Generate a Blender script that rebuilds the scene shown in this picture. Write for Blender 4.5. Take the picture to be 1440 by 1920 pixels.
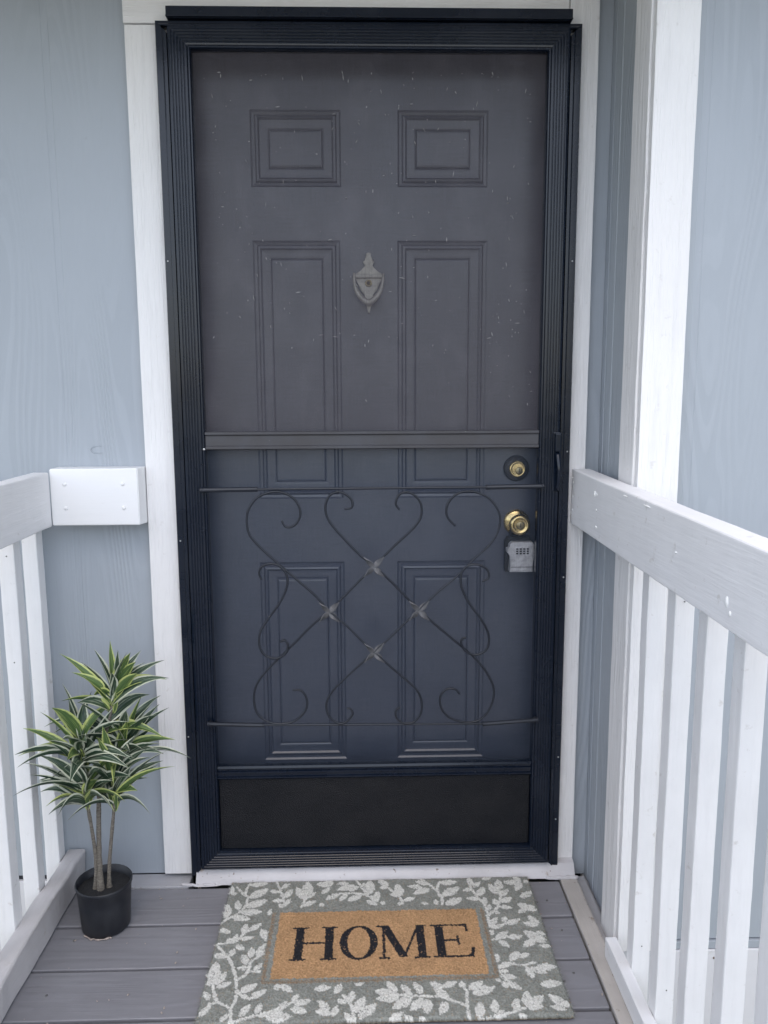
import bpy, bmesh, math, random
import numpy as np
from mathutils import Vector, Matrix, noise as mnoise
R = math.radians
random.seed(7)
for o in list(bpy.data.objects): bpy.data.objects.remove(o)
scene = bpy.context.scene
C = scene.collection

# ------------------------------------------------------------------ camera, sky, sun, exposure
cam = bpy.data.objects.new('camera', bpy.data.cameras.new('camera')); C.objects.link(cam)
yaw, pit, rol = .0262, -.1467, -.0047
fwd = Vector((math.sin(yaw)*math.cos(pit), math.cos(yaw)*math.cos(pit), math.sin(pit)))
rgt = Vector((math.cos(yaw), -math.sin(yaw), 0)); upv = rgt.cross(fwd)
r2 = rgt*math.cos(rol)+upv*math.sin(rol); u2 = -rgt*math.sin(rol)+upv*math.cos(rol)
M = Matrix((r2, u2, -fwd)).transposed().to_4x4(); M.translation = (-.0238, -1.9114, 1.2461)
cam.matrix_world = M
cam.data.sensor_fit = 'VERTICAL'; cam.data.sensor_height = 24; cam.data.lens = 1480.5/1920*24
cam.data.clip_start = .02; cam.data.clip_end = 2000
scene.camera = cam

SUN_EL, SUN_AZ = R(64), R(-6)          # bright hazy sky, the sun a soft glow behind the camera
w = bpy.data.worlds.new('World'); scene.world = w; w.use_nodes = True
nt = w.node_tree; bg = nt.nodes['Background']
sky = nt.nodes.new('ShaderNodeTexSky'); sky.sky_type = 'NISHITA'; sky.sun_disc = False
sky.sun_elevation = SUN_EL; sky.sun_rotation = math.pi-SUN_AZ
sky.air_density = 1.0; sky.dust_density = 2.2; sky.ozone_density = 1.0
nt.links.new(sky.outputs[0], bg.inputs[0]); bg.inputs[1].default_value = .13
sl = bpy.data.lights.new('sun', 'SUN'); sun = bpy.data.objects.new('sun', sl); C.objects.link(sun)
sl.energy = 1.5; sl.angle = R(168); sl.color = (1, .975, .945)
sd = Vector((math.sin(SUN_AZ)*math.cos(SUN_EL), -math.cos(SUN_AZ)*math.cos(SUN_EL), math.sin(SUN_EL)))
sun.rotation_euler = sd.to_track_quat('Z', 'Y').to_euler(); sun.location = (0, -6, 6)
vs = scene.view_settings; vs.view_transform = 'Standard'; vs.look = 'None'; vs.gamma = 1
vs.use_curve_mapping = False; vs.exposure = .98

# ------------------------------------------------------------------ traced measurements, in millimetres
MAT_STEMS=[[(-382,-160),(-367,-144),(-350,-132),(-337,-113),(-330,-93),(-330,-61),(-339,-56),(-364,-23)],[(-339,-56),(-338,-29),(-332,-7)],[(-265,-4),(-241,-75),(-235,-101)],[(-195,-107),(-185,-72),(-182,-61)],[(-14,-103),(-26,-72),(-49,-58),(-89,-56),(-113,-58)],[(-33,-66),(-49,-28),(-63,-2)],[(-377,-231),(-353,-230),(-335,-224),(-321,-199),(-310,-186)],[(-375,-238),(-342,-277),(-328,-307),(-317,-343),(-311,-370),(-308,-400),(-313,-424),(-309,-459)],[(-316,-347),(-298,-332),(-293,-312),(-293,-291),(-277,-275),(-263,-267)],[(-292,-320),(-277,-320),(-261,-323)],[(-363,-353),(-353,-391),(-344,-406),(-314,-423)],[(-344,-406),(-360,-412),(-373,-440)],[(-304,-459),(-268,-447),(-240,-441),(-204,-421),(-189,-411)],[(-85,-396),(-71,-418),(-62,-457),(-62,-469)],[(-310,-375),(-300,-387),(-278,-399)],[(-4,-11),(17,-36),(45,-72),(54,-100)],[(149,-109),(151,-75),(128,-34),(104,-3),(75,17)],[(144,-75),(143,-40),(151,-17)],[(248,-192),(255,-145),(252,-113),(236,-73),(226,-37)],[(254,-156),(281,-125),(296,-80),(298,-51)],[(340,2),(358,-24)],[(248,-192),(274,-188),(292,-183)],[(244,-236),(262,-237),(287,-228)],[(245,-328),(277,-316),(308,-322),(332,-314)],[(248,-333),(252,-355),(270,-372)],[(167,-474),(168,-429),(172,-393),(163,-368)],[(167,-433),(136,-416),(114,-405),(75,-404),(30,-399),(6,-388)],[(174,-467),(206,-464),(237,-458),(284,-442)]]
MAT_LEAVES=[(-327,-67,-284,-31),(-331,-15,-286,-9),(-332,-103,-280,-76),(-339,-122,-289,-122),(-358,-139,-313,-148),(-347,-112,-354,-76),(-372,-141,-378,-88),(-373,-49,-378,-17),(-360,-44,-376,-52),(-252,-32,-230,-13),(-241,-70,-223,-36),(-253,-48,-281,-39),(-240,-80,-270,-79),(-235,-98,-224,-73),(-238,-106,-252,-93),(-188,-77,-212,-28),(-184,-66,-186,-4),(-183,-72,-163,-48),(-191,-102,-160,-83),(-152,-96,-139,-104),(-270,-135,-266,-110),(-106,-58,-138,-81),(-86,-59,-102,-87),(-49,-63,-84,-88),(-17,-103,-36,-87),(-17,-88,-6,-51),(-33,-63,-26,-3),(-63,-27,-110,-42),(-80,-16,-114,-17),(-121,-20,-165,-16),(-127,-31,-149,-57),(-121,-14,-142,0),(-56,-28,-80,-49),(-43,-39,-44,-14),(-310,-188,-285,-163),(-321,-199,-320,-164),(-327,-217,-296,-211),(-341,-226,-336,-199),(-334,-235,-311,-253),(-353,-230,-348,-212),(-381,-181,-351,-194),(-261,-224,-283,-182),(-270,-263,-268,-232),(-377,-268,-345,-275),(-339,-273,-335,-248),(-294,-279,-296,-245),(-300,-299,-314,-266),(-296,-308,-319,-311),(-280,-275,-270,-237),(-283,-316,-263,-297),(-363,-353,-369,-289),(-359,-357,-340,-320),(-355,-365,-324,-352),(-365,-357,-381,-348),(-362,-401,-378,-375),(-373,-443,-357,-412),(-302,-381,-268,-356),(-298,-389,-281,-397),(-278,-397,-247,-376),(-225,-378,-228,-353),(-221,-361,-192,-383),(-330,-458,-316,-438),(-292,-446,-277,-413),(-261,-440,-254,-410),(-244,-448,-188,-449),(-219,-438,-201,-408),(-191,-414,-179,-391),(-185,-418,-151,-406),(-193,-428,-157,-440),(-255,-447,-237,-437),(-148,-377,-112,-372),(-102,-392,-91,-362),(-73,-418,-66,-383),(-60,-443,-43,-401),(-54,-457,-17,-420),(-65,-467,-84,-442),(-79,-418,-98,-408),(-114,-434,-138,-407),(-108,-445,-143,-435),(-105,-452,-98,-421),(-63,-365,-43,-361),(-6,-5,21,-30),(17,-36,-4,-35),(45,-72,22,-62),(49,-72,42,-22),(55,-89,84,-79),(37,-100,56,-103),(1,-104,7,-90),(-18,-98,-7,-56),(151,-23,196,-18),(153,-75,199,-39),(156,-109,202,-83),(123,-45,80,-64),(105,-39,69,-32),(121,-28,89,-11),(135,-109,134,-86),(99,-99,114,-105),(38,15,72,17),(112,3,132,21),(230,-37,228,-1),(233,-43,255,-20),(232,-49,205,-57),(242,-78,261,-41),(243,-90,211,-86),(252,-113,256,-82),(295,-75,275,-30),(298,-57,302,-13),(298,-80,321,-52),(289,-103,326,-87),(286,-119,318,-126),(272,-140,286,-146),(278,-113,280,-88),(259,-135,264,-113),(260,-11,287,-3),(357,-27,313,-25),(357,-27,338,-61),(358,-24,341,5),(345,-88,379,-63),(367,-18,377,-30),(374,-138,332,-110),(351,-127,328,-148),(366,-191,351,-154),(365,-193,333,-182),(375,-226,356,-211),(372,-250,328,-210),(348,-240,316,-265),(354,-259,379,-265),(250,-189,275,-162),(286,-178,297,-157),(292,-186,327,-169),(250,-192,283,-193),(246,-224,258,-202),(259,-237,292,-209),(287,-231,323,-227),(265,-240,286,-264),(247,-311,255,-282),(279,-307,304,-276),(298,-295,328,-286),(310,-326,319,-361),(319,-329,351,-347),(332,-327,378,-328),(251,-324,281,-312),(252,-337,270,-338),(252,-350,284,-358),(253,-367,258,-388),(261,-370,289,-391),(240,-367,248,-359),(331,-380,377,-375),(375,-443,340,-407),(338,-438,367,-449),(176,-389,210,-364),(183,-400,233,-383),(165,-381,164,-364),(131,-408,104,-383),(125,-384,96,-366),(122,-379,154,-366),(78,-398,64,-363),(54,-401,36,-368),(24,-393,7,-361),(18,-392,-21,-387),(30,-405,-18,-407),(57,-406,14,-435),(80,-410,51,-442),(89,-411,83,-453),(127,-420,109,-455),(7,-469,37,-444),(53,-470,38,-451),(81,-471,68,-456),(189,-463,195,-422),(220,-453,227,-417),(262,-447,274,-415),(288,-436,298,-395),(294,-437,329,-410),(287,-440,322,-441),(269,-455,289,-474),(221,-465,241,-446)]
SCROLLS=[[(-219,952),(-208,936),(-186,943),(-174,970),(-185,1000),(-211,1018),(-242,1021),(-275,1008),(-296,981),(-302,951),(-297,920),(-277,893),(-238,855),(-192,813),(-146,771),(-109,728),(-65,689),(-31,653),(-1,624),(37,588),(78,551),(106,522),(116,493),(114,464),(96,442),(71,440),(54,454),(52,472),(63,481)],[(-69,978),(-52,982),(-53,1002),(-78,1019),(-102,1013),(-114,989),(-112,962),(-96,935),(-63,897),(-30,863),(1,838),(38,803),(78,761),(109,729),(147,693),(188,657),(237,614),(272,574),(292,537),(296,505),(284,468),(260,443),(225,438),(186,451),(165,477),(163,507),(179,525),(200,524),(210,512)],[(196,936),(179,953),(174,973),(182,997),(206,1016),(239,1018),(273,1004),(295,979),(304,952),(298,918),(278,887),(241,853),(201,812),(153,771),(109,729),(65,687),(30,652),(-1,624),(-39,589),(-81,550),(-109,518),(-120,489),(-113,460),(-89,441),(-68,448),(-55,466),(-61,479),(-69,480)],[(62,976),(53,991),(62,1012),(82,1018),(105,1004),(115,981),(112,954),(92,927),(51,889),(18,855),(1,838),(-30,808),(-71,766),(-109,728),(-147,697),(-189,655),(-231,613),(-266,578),(-291,542),(-298,506),(-291,470),(-266,448),(-235,441),(-200,448),(-172,475),(-168,504),(-181,526),(-202,528)],[(-270,809),(-276,824),(-269,841),(-248,848),(-225,841),(-209,816),(-212,785),(-231,747),(-259,709),(-277,678),(-280,646),(-268,621),(-241,612),(-217,624),(-211,645),(-219,657),(-230,654)],[(262,799),(278,808),(274,828),(251,841),(224,836),(210,812),(215,777),(236,738),(264,699),(280,663),(277,631),(254,615),(227,621),(213,643),(215,656),(224,658)]]
HEADS={'A':([-601,-170,555],[[-596,704],[-571,690],[-549,687],[-640,680],[-715,672],[-698,644],[-482,649],[-461,624],[-478,610],[-508,602],[-470,615],[-644,570]]),'B':([-670,-190,422],[[-588,554],[-707,556],[-761,540],[-804,499],[-741,486],[-821,442],[-817,435],[-730,529],[-560,466],[-689,511],[-753,429]]),'C':([-664,-200,335],[[-809,368],[-762,389],[-811,415],[-752,386],[-721,371],[-585,397],[-688,379],[-660,407],[-783,403],[-628,392],[-716,408]]),'D':([-594,-160,406],[[-540,562],[-516,544],[-506,532],[-484,523],[-519,478],[-490,461],[-653,480],[-580,508],[-682,393],[-570,453],[-564,519]]),'E':([-603,-190,325],[[-472,453],[-452,424],[-495,419],[-496,405],[-541,362],[-521,379],[-663,358],[-596,360],[-626,395],[-552,423],[-593,415]])}


# ------------------------------------------------------------------ materials
MATS = {}
class N:
    def __init__(s, name, base=(.5,.5,.5), rough=.5, metal=0, spec=.5):
        m = bpy.data.materials.new(name); m.use_nodes = True
        s.m = m; s.t = m.node_tree; s.b = s.t.nodes['Principled BSDF']
        s.b.inputs['Base Color'].default_value = (*base, 1); s.b.inputs['Roughness'].default_value = rough
        s.b.inputs['Metallic'].default_value = metal; s.b.inputs['Specular IOR Level'].default_value = spec
        MATS[name] = m
    def n(s, typ, **k):
        o = s.t.nodes.new('ShaderNode'+typ)
        for a, v in k.items(): setattr(o, a, v)
        return o
    def l(s, a, b): s.t.links.new(a, b)
    def pos(s, scale=(1,1,1), off=(0,0,0)):
        g = s.n('NewGeometry'); mp = s.n('Mapping'); mp.inputs['Scale'].default_value = scale; mp.inputs['Location'].default_value = off
        s.l(g.outputs['Position'], mp.inputs['Vector']); return mp.outputs[0]
    def noise(s, vec, scale=1, detail=3, rough=.5, dist=0):
        t = s.n('TexNoise'); s.l(vec, t.inputs['Vector']); t.inputs['Scale'].default_value = scale
        t.inputs['Detail'].default_value = detail; t.inputs['Roughness'].default_value = rough; t.inputs['Distortion'].default_value = dist
        return t.outputs['Fac']
    def math(s, op, a, b=0., clamp=False):
        t = s.n('Math', operation=op, use_clamp=clamp)
        for i, v in enumerate((a, b)):
            if isinstance(v, (int, float)): t.inputs[i].default_value = v
            else: s.l(v, t.inputs[i])
        return t.outputs[0]
    def ramp(s, v, *stops):
        t = s.n('ValToRGB'); e = t.color_ramp.elements
        while len(e) < len(stops): e.new(.5)
        for q, (p, c) in zip(e, stops): q.position = p; q.color = (*c, 1) if len(c) == 3 else c
        s.l(v, t.inputs[0]); return t.outputs[0]
    def mix(s, f, a, b, blend='MIX'):
        t = s.n('Mix', data_type='RGBA', blend_type=blend)
        for i, v in ((0, f), (6, a), (7, b)):
            if isinstance(v, (int, float)): t.inputs[i].default_value = v
            elif isinstance(v, tuple): t.inputs[i].default_value = (*v, 1)
            else: s.l(v, t.inputs[i])
        return t.outputs[2]
    def col(s, c): s.l(c, s.b.inputs['Base Color'])
    def rgh(s, c): s.l(c, s.b.inputs['Roughness'])
    def bump(s, h, strength=.3, dist=.002):
        b = s.n('Bump'); b.inputs['Strength'].default_value = strength; b.inputs['Distance'].default_value = dist
        s.l(h, b.inputs['Height']); s.l(b.outputs[0], s.b.inputs['Normal'])

def sub(c, f): return tuple(x*f for x in c)

def wood_paint(name, base, axis, rough=.55, grain=.5, dirt=.25, chips=0., dirtcol=(.45,.41,.36), relief=.0016):
    """painted timber: streaky grain along one axis, soft dirt, small knocks"""
    m = N(name, base, rough)
    sc = [70, 70, 70]; sc['xyz'.index(axis)] = 5
    g1 = m.noise(m.pos(tuple(sc)), 1, 4, .6, .3)
    sc2 = [260, 260, 260]; sc2['xyz'.index(axis)] = 14
    g2 = m.noise(m.pos(tuple(sc2)), 1, 2, .5)
    d1 = m.noise(m.pos((6, 6, 6)), 1, 5, .6)
    d2 = m.noise(m.pos((38, 38, 38)), 1, 4, .65)
    c = m.mix(m.ramp(d1, (.35, (0,0,0)), (.75, (dirt,)*3)), base, tuple(a*.72+b*.1 for a, b in zip(base, dirtcol)))
    c = m.mix(m.ramp(d2, (.64, (0,0,0)), (.74, (dirt*1.3,)*3)), c, dirtcol)
    c = m.mix(m.ramp(g1, (.3, (.16*grain,)*3), (.5, (0,0,0))), c, sub(base, .55))
    if chips:
        ch = m.noise(m.pos((55, 55, 55), (3, 1, 2)), 1, 6, .7)
        c = m.mix(m.ramp(ch, (.66, (0,0,0)), (.675, (chips,)*3)), c, (.2, .16, .13))
    m.col(c)
    m.rgh(m.math('ADD', m.math('MULTIPLY', d2, .25), rough-.12))
    m.bump(m.math('ADD', m.math('MULTIPLY', g1, 1.), m.math('MULTIPLY', g2, .45)), grain, relief)
    return m.m

WHITE = (.80, .79, .785)
wood_paint('white_trim_vertical', WHITE, 'z', .6, 1.0, .22, relief=.0032)
wood_paint('white_trim_horizontal', WHITE, 'x', .6, 1.0, .22, relief=.0036)
wood_paint('white_rail', (.80,.795,.80), 'y', .5, .5, .34)
wood_paint('white_baluster', (.81,.805,.805), 'z', .5, .6, .34)
wood_paint('white_block', (.82,.82,.82), 'x', .4, .2, .1)
wood_paint('grey_rail_wrap', (.56,.54,.54), 'y', .36, .6, .9)
wood_paint('weathered_strip', (.50,.47,.44), 'y', .75, .8, .9, .8, (.25,.2,.16))
wood_paint('ledger_paint', (.42,.42,.44), 'x', .6, .5, .7, .7, (.2,.16,.13))
wood_paint('threshold_paint', (.57,.56,.575), 'x', .55, .6, .9, .95, (.33,.26,.2))
wood_paint('skirt_paint', (.70,.70,.72), 'x', .6, .25, .3)

def siding_mat(name, hx, off):
    """blue grey hardboard siding embossed with cathedral wood grain"""
    base = (.365, .398, .437)
    m = N(name, base, .5)
    sc = [9., 9., 1.15]
    v = m.pos(tuple(sc), off)
    f = m.noise(v, .55, 1.5, .45, .25)
    rings = m.math('SINE', m.math('MULTIPLY', f, 210.))
    msk = m.ramp(m.noise(m.pos((3.2, 3.2, 1.3), off), 1, 2), (.40, (0,0,0)), (.55, (1,1,1)))
    fine = m.noise(m.pos((170, 170, 7)), 1, 3, .6)
    d = m.noise(m.pos((4, 4, 3)), 1, 5, .6)
    spots = m.noise(m.pos((45, 45, 45)), 1, 3, .6)
    c = m.mix(m.ramp(d, (.3, (0,0,0)), (.8, (.35,)*3)), base, (.30, .335, .37))
    c = m.mix(m.math('MULTIPLY', m.ramp(rings, (.0, (.15,)*3), (.45, (0,0,0))), msk), c, (.22,.25,.28))
    c = m.mix(m.ramp(spots, (.70, (0,0,0)), (.78, (.25,)*3)), c, (.26,.27,.28))
    m.col(c)
    m.rgh(m.math('ADD', m.math('MULTIPLY', d, .2), .38))
    h = m.math('ADD', m.math('MULTIPLY', m.math('MULTIPLY', rings, msk), .55), m.math('MULTIPLY', fine, .9))
    m.bump(h, .55, .0014)
    return m.m
siding_mat('siding_paint', 'x', (1.3, .2, .4))

m = N('deck_paint', (.21,.205,.22), .5)
f = m.noise(m.pos((1.1, 11, 9), (.7, 0, 0)), 1, 2, .5, .4)
rg = m.math('SINE', m.math('MULTIPLY', f, 60.))
fine = m.noise(m.pos((7, 210, 60)), 1, 3, .6)
d = m.noise(m.pos((5, 5, 5)), 1, 6, .65); sp = m.noise(m.pos((70, 70, 70)), 1, 3, .6)
c = m.mix(m.ramp(d, (.3, (0,0,0)), (.75, (.8,)*3)), (.238,.238,.258), (.19,.189,.205))
c = m.mix(m.ramp(rg, (0, (.13,)*3), (.5, (0,0,0))), c, (.135,.13,.14))
c = m.mix(m.ramp(sp, (.72, (0,0,0)), (.76, (.5,)*3)), c, (.34,.32,.31))
m.col(c); m.rgh(m.math('ADD', m.math('MULTIPLY', d, .35), .3))
m.bump(m.math('ADD', m.math('MULTIPLY', rg, .4), fine), .38, .0014)

def black_metal(name, base=(.0045,.0085,.018), rough=.15, dust=.09, axis='z'):
    m = N(name, base, rough, 0, .4)
    sc = [60, 60, 60]; sc['xyz'.index(axis)] = 3
    g = m.noise(m.pos(tuple(sc)), 1, 4, .6); d = m.noise(m.pos((7, 7, 7)), 1, 5, .65); sp = m.noise(m.pos((120, 120, 120)), 1, 2, .5)
    c = m.mix(m.ramp(d, (.45, (0,0,0)), (.8, (dust,)*3)), base, (.085,.095,.115))
    c = m.mix(m.ramp(sp, (.76, (0,0,0)), (.8, (dust*1.4,)*3)), c, (.4,.39,.37))
    m.col(c); m.rgh(m.math('ADD', m.math('MULTIPLY', d, .2), rough-.06)); m.bump(m.noise(m.pos((25,25,25)), 1, 2, .5), .05, .001)
black_metal('black_aluminium'); black_metal('black_aluminium_horizontal', axis='x')
black_metal('bar_metal', (.055,.053,.058), .34, .5, 'x')
black_metal('wrought_iron', (.014,.017,.024), .3, .2)
black_metal('knot_iron', (.10,.10,.104), .26, .4)
m = N('pebbled_black', (.011,.011,.013), .4, 0, .28)
v = m.n('TexVoronoi'); v.inputs['Scale'].default_value = 360; m.l(m.pos((1,1,1)), v.inputs['Vector'])
d = m.noise(m.pos((9, 9, 13)), 1, 5, .6)
m.col(m.ramp(d, (.3, (.0025,.0033,.006)), (.75, (.011,.0115,.014)))); m.bump(v.outputs['Distance'], .9, .0018)

m = N('door_paint', (.045,.052,.075), .3, 0, 1.0)
d = m.noise(m.pos((4, 4, 4)), 1, 4, .6); fi = m.noise(m.pos((90, 90, 60)), 1, 3, .6)
m.col(m.ramp(d, (.3, (.043,.051,.077)), (.75, (.054,.061,.087)))); m.rgh(m.math('ADD', m.math('MULTIPLY', d, .2), .24)); m.bump(fi, .10, .0008)
N('jamb_paint', (.02,.022,.03), .45)

def screen_mat(name, cover, col):
    m = N(name, col, .75, 0, .3)
    du = m.noise(m.pos((11, 1, 7), (2, 0, 1)), 1, 6, .7); m.col(m.mix(m.ramp(du, (.48, (0,0,0)), (.72, (.55,)*3)), col, tuple(x*1.6+.03 for x in col)))
    tr = m.n('BsdfTransparent'); mx = m.n('MixShader')
    d = m.noise(m.pos((5, 5, 4)), 1, 5, .65)
    th = m.noise(m.pos((18, 1, 420)), 1, 2, .5); th2 = m.noise(m.pos((420, 1, 18)), 1, 2, .5)
    fac = m.math('ADD', m.math('MULTIPLY', d, cover*.5), cover*.62)
    fac = m.math('ADD', fac, m.math('MULTIPLY', m.math('SUBTRACT', m.math('ADD', th, th2), 1.), .3), True)
    m.l(fac, mx.inputs[0]); m.l(tr.outputs[0], mx.inputs[1]); m.l(m.b.outputs[0], mx.inputs[2])
    m.l(mx.outputs[0], m.t.nodes['Material Output'].inputs[0])
screen_mat('screen_upper', .52, (.086,.079,.089)); screen_mat('screen_lower', .28, (.036,.050,.074))  # door shading put into the mesh colours: purplish brown above, navy below
N('lint', (.27,.265,.262), .9)

def metal(name, base, rough, dirt=(.1,.09,.07), amt=.5, mt=1.):
    m = N(name, base, rough, mt); d = m.noise(m.pos((60,60,60)), 1, 5, .65)
    m.col(m.mix(m.ramp(d, (.4, (0,0,0)), (.7, (amt,)*3)), base, dirt)); m.rgh(m.math('ADD', m.math('MULTIPLY', d, .3), rough-.1))
metal('brass', (.80,.62,.30), .2, (.35,.25,.1), .35); metal('brass_aged', (.42,.35,.2), .35, (.08,.07,.05), .7)
metal('dark_bronze', (.05,.045,.045), .4, (.02,.02,.02), .5, .6)
metal('pewter', (.42,.40,.36), .38, (.2,.19,.17), .6, .45)
metal('lockbox_shell', (.54,.54,.56), .42, (.18,.18,.19), .6, .35)
N('black_rubber', (.012,.012,.013), .55); N('steel', (.5,.5,.5), .35, 1); N('filler_white', (.85,.85,.84), .6)
N('nail_head', (.16,.16,.16), .5, .6); N('rust_nail', (.2,.15,.12), .7)
m = N('pot_plastic', (.012,.014,.018), .42); d = m.noise(m.pos((25,25,25)), 1, 4, .6)
m.col(m.ramp(d, (.4, (.010,.012,.017)), (.8, (.03,.032,.036)))); m.rgh(m.math('ADD', m.math('MULTIPLY', d, .3), .26))
m = N('soil', (.016,.017,.019), .9); m.bump(m.noise(m.pos((300,300,300)), 1, 3, .7), 1, .004)
m = N('bark', (.2,.16,.12), .85)
d = m.noise(m.pos((160,160,420)), 1, 4, .7); m.col(m.ramp(d, (.3, (.08,.07,.06)), (.55, (.20,.18,.15)), (.8, (.36,.33,.28)))); m.bump(d, 1, .003)
m = N('dirt_crust', (.42,.36,.32), .95); m.bump(m.noise(m.pos((300,300,300)), 1, 3, .7), 1, .003)

def leaf_mat(name, dark, mid, edge):
    m = N(name, mid, .42, 0, .4)
    uv = m.n('UVMap'); sp = m.n('SeparateXYZ'); m.l(uv.outputs[0], sp.inputs[0])
    a = m.math('ABSOLUTE', m.math('SUBTRACT', m.math('MULTIPLY', sp.outputs[0], 2.), 1.))
    nz = m.noise(m.pos((90,90,90)), 1, 2, .5); inf = m.n('ObjectInfo')
    st = m.n('TexNoise'); cmb = m.n('CombineXYZ'); m.l(m.math('MULTIPLY', sp.outputs[0], 16.), cmb.inputs[0]); m.l(m.math('MULTIPLY', sp.outputs[1], 2.), cmb.inputs[1])
    m.l(m.math('MULTIPLY', inf.outputs['Random'], 30.), cmb.inputs[2]); m.l(cmb.outputs[0], st.inputs['Vector']); st.inputs['Scale'].default_value = 1; st.inputs['Detail'].default_value = 2
    c = m.ramp(st.outputs['Fac'], (.35, dark), (.56, mid), (.72, tuple(x*.55+y*.4 for x, y in zip(edge, mid))))
    a2 = m.math('ADD', a, m.math('MULTIPLY', m.math('SUBTRACT', nz, .5), .22))
    c = m.mix(m.ramp(a2, (.66, (0,0,0)), (.74, (1,1,1))), c, edge)
    m.col(c)
    m.b.inputs['Subsurface Weight'].default_value = 0
    m.bump(st.outputs['Fac'], .25, .001)
leaf_mat('leaf_dark', (.014,.035,.024), (.05,.09,.05), (.60,.63,.50))
leaf_mat('leaf_lime', (.05,.095,.035), (.10,.17,.05), (.50,.56,.20))

m = N('coir_mat', (.3,.3,.3), .95, 0, .15)
at = m.n('VertexColor'); at.layer_name = 'print'
fz = m.noise(m.pos((520, 520, 520)), 1, 3, .7)
m.col(m.mix(m.ramp(fz, (.3, (.45,)*3), (.52, (0,0,0))), at.outputs[0], (.06,.05,.04)))
m.bump(fz, .8, .003)
N('mat_backing', (.05,.045,.04), .9)
m = N('grass_ground', (.1,.1,.05), .95); d = m.noise(m.pos((.35,.35,.35)), 1, 6, .6)
m.col(m.ramp(d, (.3, (.07,.095,.035)), (.55, (.12,.125,.06)), (.75, (.24,.21,.15)))); m.bump(m.noise(m.pos((30,30,30)), 1, 3, .7), 1, .03)
m = N('bounce_concrete', (.36,.35,.33), .85); d = m.noise(m.pos((3,3,3)), 1, 6, .65); m.col(m.ramp(d, (.3, (.28,.27,.25)), (.7, (.4,.385,.36)))); m.bump(d, .3, .005)
N('soffit_paint', (.75,.74,.72), .7); N('shingle', (.06,.06,.065), .9)

# ------------------------------------------------------------------ mesh helpers
def tag(o, label=None, cat=None, group=None, kind=None):
    if label: o['label'] = label
    if cat: o['category'] = cat
    if group: o['group'] = group
    if kind or cat: o['kind'] = kind or 'thing'
    return o
def thing(name, loc, label=None, cat=None, group=None, kind=None):
    o = bpy.data.objects.new(name, None); C.objects.link(o); o.location = loc; o.empty_display_size = .05
    return tag(o, label, cat, group, kind)
def link(name, me, mat, parent=None, smooth=False):
    o = bpy.data.objects.new(name, me); C.objects.link(o)
    if mat: me.materials.append(MATS[mat])
    if parent is not None:
        o.parent = parent; o.matrix_parent_inverse = Matrix.Translation(-WL(parent))
    if smooth: me.polygons.foreach_set('use_smooth', [True]*len(me.polygons))
    return o
def WL(p):
    return p.location.copy()
def obj(name, bm, mat, parent=None, smooth=False):
    bmesh.ops.recalc_face_normals(bm, faces=bm.faces)
    me = bpy.data.meshes.new(name); bm.to_mesh(me); bm.free(); return link(name, me, mat, parent, smooth)
def pyd(name, v, f, mat, parent=None, smooth=False):
    bm = bmesh.new(); vs_ = [bm.verts.new(p) for p in v]
    for q in f:
        try: bm.faces.new([vs_[i] for i in q])
        except ValueError: pass
    return obj(name, bm, mat, parent, smooth)
def bxm(x0,x1,y0,y1,z0,z1, bev=.0015, seg=2, cuts=0, wob=0., bm=None):
    """a board: bevelled box, optionally cut along its length and made slightly uneven"""
    bm = bm or bmesh.new(); b2 = bmesh.new()
    bmesh.ops.create_cube(b2, size=1)
    for v in b2.verts: v.co = (x0+(v.co.x+.5)*(x1-x0), y0+(v.co.y+.5)*(y1-y0), z0+(v.co.z+.5)*(z1-z0))
    if cuts:
        L = (x1-x0, y1-y0, z1-z0); ax = L.index(max(L)); a0 = (x0,y0,z0)[ax]
        for k in range(1, cuts):
            p = [0,0,0]; p[ax] = a0+L[ax]*k/cuts; nn = [0,0,0]; nn[ax] = 1
            bmesh.ops.bisect_plane(b2, geom=b2.verts[:]+b2.edges[:]+b2.faces[:], plane_co=p, plane_no=nn)
    if bev:
        ed = [e for e in b2.edges if len(e.link_faces) == 2 and e.calc_face_angle(0) > .5]
        bmesh.ops.bevel(b2, geom=ed, offset=bev, segments=seg, affect='EDGES', profile=.6)
    if wob:
        for v in b2.verts:
            n = mnoise.noise_vector(v.co*7)*wob + mnoise.noise_vector(v.co*31)*wob*.5; v.co += n
    tmp = bpy.data.meshes.new('t'); b2.to_mesh(tmp); b2.free(); bm.from_mesh(tmp); bpy.data.meshes.remove(tmp)
    return bm
def board(name, dims, mat, parent=None, bev=.0015, cuts=0, wob=0., seg=2): return obj(name, bxm(*dims, bev, seg, cuts, wob), mat, parent)
def tube_bm(pts, rad, n=8, bm=None, closed=False, caps=True):
    bm = bm or bmesh.new(); P = [Vector(p) for p in pts]; rings = []
    rr = rad if isinstance(rad, (list, tuple)) else [rad]*len(P)
    up = None
    for i, p in enumerate(P):
        t = (P[min(i+1, len(P)-1)]-P[max(i-1, 0)]).normalized()
        if up is None: up = t.orthogonal().normalized()
        up = (up-t*up.dot(t)).normalized(); s = t.cross(up)
        rings.append([bm.verts.new(p+(up*math.cos(a)+s*math.sin(a))*rr[i]) for a in (2*math.pi*k/n for k in range(n))])
    for a, b in zip(rings, rings[1:]):
        for k in range(n): bm.faces.new((a[k], a[(k+1) % n], b[(k+1) % n], b[k]))
    if caps: bm.faces.new(rings[0][::-1]); bm.faces.new(rings[-1])
    return bm
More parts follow.
